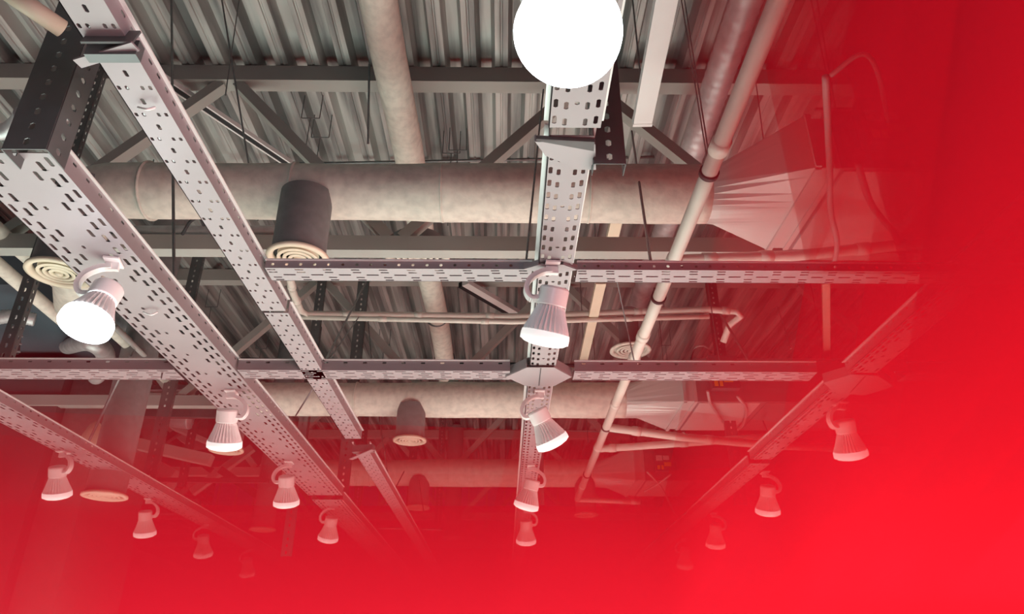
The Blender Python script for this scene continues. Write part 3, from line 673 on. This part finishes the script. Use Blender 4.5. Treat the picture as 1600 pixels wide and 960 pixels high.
lamp('white ribbed spotlight aimed down right, just below the centre joint', 843, 612, 0.0, (0.55, -0.1))
lamp('pink-tinted ribbed spotlight below the wide tray, above a round diffuser', 362, 612, PI, (-0.08, -0.05))
lamp('hazed spotlight aimed left on the central tray, third from the joint', 830, 728, PI, (-0.28, -0.2))
lamp('left spotlight of the pair under the lower left tray', 99, 706, PI*0.9, (0, 0))
lamp('second spotlight under the lower left tray, right of the lilac board', 233, 780, PI, (0, -0.05))
lamp('third spotlight along the lower left tray, small and red', 322, 820, 0.4, (0, 0))
lamp('spotlight in haze under the wide tray, left of the slotted upright', 452, 722, 0.0, (0, 0))
lamp('spotlight on the far continuation of the wide tray', 520, 790, 0.0, (-0.2, 0))
lamp('faint spotlight low on the central tray', 822, 795, PI, (0, 0))
lamp('big reddish spotlight hanging from the right slanting tray joint', 1313, 630, 0.3, (0.18, -0.1))
lamp('red spotlight lower on the right slanting tray', 1195, 738, PI, (0.0, 0))
lamp('very faint spotlight farther down the right slanting tray', 1115, 802, PI, (0, 0))
lamp('tilted faint spotlight at the bottom left farther tray', 68, 818, 0.5, (0.25, 0), z=1.46)
lamp('very faint spotlight leaning left on the bottom left farther tray', 160, 848, 0, (-0.3, 0), z=1.46)
lamp('small red spotlight between the lower left tray and wide tray feet', 390, 858, 0, (0, 0))
lamp('barely visible spotlight near the bottom of the right slanting tray', 1068, 842, 0, (0, 0))
point('bulb_light', Z(860, 60, 1.02) * K + Vector((0, 0, EYE)), 7.0, (0.72, 0.86, 1.0), 0.03)
point('bulb_light', Z(138, 505, 1.15) * K + Vector((0, 0, EYE)), 1.0, (0.80, 0.90, 1.0), 0.03)

# ------------------------------------------------------------------ added red haze standing in for an overlaid red gradient
def haze_mat(name, sigma, red=0.98):
    m = bpy.data.materials.new(name); m.use_nodes = True; nt = m.node_tree
    for n in list(nt.nodes):
        if n.type != 'OUTPUT_MATERIAL': nt.nodes.remove(n)
    out = nt.nodes['Material Output']; a = nt.nodes.new('ShaderNodeVolumeScatter'); b = nt.nodes.new('ShaderNodeVolumeAbsorption'); ad = nt.nodes.new('ShaderNodeAddShader')
    col = (red, 0.022 * red, 0.055 * red)
    a.inputs['Color'].default_value = (*col, 1); a.inputs['Density'].default_value = sigma; a.inputs['Anisotropy'].default_value = 0.0
    b.inputs['Color'].default_value = (*col, 1); b.inputs['Density'].default_value = sigma
    nt.links.new(a.outputs[0], ad.inputs[0]); nt.links.new(b.outputs[0], ad.inputs[1]); nt.links.new(ad.outputs[0], out.inputs['Volume'])
    return m
def bank(th, c, sig, label, zt=1.46, zb=0.42, far=22.0, red=0.98):
    """added haze filling the hall on the far side of the vertical plane  sin(th) x + cos(th) y = c"""
    n = Vector((math.sin(th), math.cos(th), 0)); poly = [Vector((-9.5, -1.5, 0)), Vector((9.5, -1.5, 0)), Vector((9.5, far, 0)), Vector((-9.5, far, 0))]
    out = []
    for i in range(4):
        a, b = poly[i], poly[(i+1) % 4]; da, db = n.dot(a) - c, n.dot(b) - c
        if da >= 0: out.append(a)
        if da * db < 0: out.append(a + (b - a) * (da / (da - db)))
    k = len(out); vs = [(v.x, v.y, zb) for v in out] + [(v.x, v.y, zt) for v in out]
    fs = [tuple(reversed(range(k))), tuple(range(k, 2*k))] + [(i, (i+1) % k, k + (i+1) % k, k + i) for i in range(k)]
    o = MB().add(vs, fs).build('added_red_haze', haze_mat('added_red_haze', sig / K, red)); tag(o, label, 'haze', None, 'stuff'); return o
bank(-0.342, 3.65, 0.17, 'added red haze filling the far end of the hall', zb=0.28, red=0.72)
bank(-0.109, 4.615, 0.25, 'second thickness of added red haze farther down the hall', zb=0.28, red=0.72)
bank(0.0, 7.0, 0.40, 'thickest added red haze at the far bottom of the view', zb=0.28, red=0.72)
bank(1.50, 0.40, 0.05, 'faintest added red haze starting right of the centre', red=0.86)
bank(1.72, 0.42, 0.20, 'thin added red haze right of the centre', red=0.86)
bank(1.85, 0.45, 0.33, 'added red haze veil under the white air unit', red=0.86)
bank(1.92, 0.48, 0.42, 'added red haze thickening on the right', red=0.80)
bank(1.98, 0.50, 1.1, 'dense added red haze at the right edge', red=0.76)
bank(1.62, 0.70, 0.38, 'upper added red haze thinly veiling the spiral duct', zt=2.7, zb=1.47, far=2.6, red=0.995)
bank(1.70, 0.88, 1.0, 'upper added red haze over the top right deck', zt=2.7, zb=1.47, far=2.6, red=0.995)
bank(1.75, 1.12, 2.2, 'thickest upper added red haze in the top right corner', zt=2.7, zb=1.47, far=2.6, red=0.995)

# helper values used while building are not part of the scene
for o in bpy.data.objects:
    if '_abs' in o: del o['_abs']
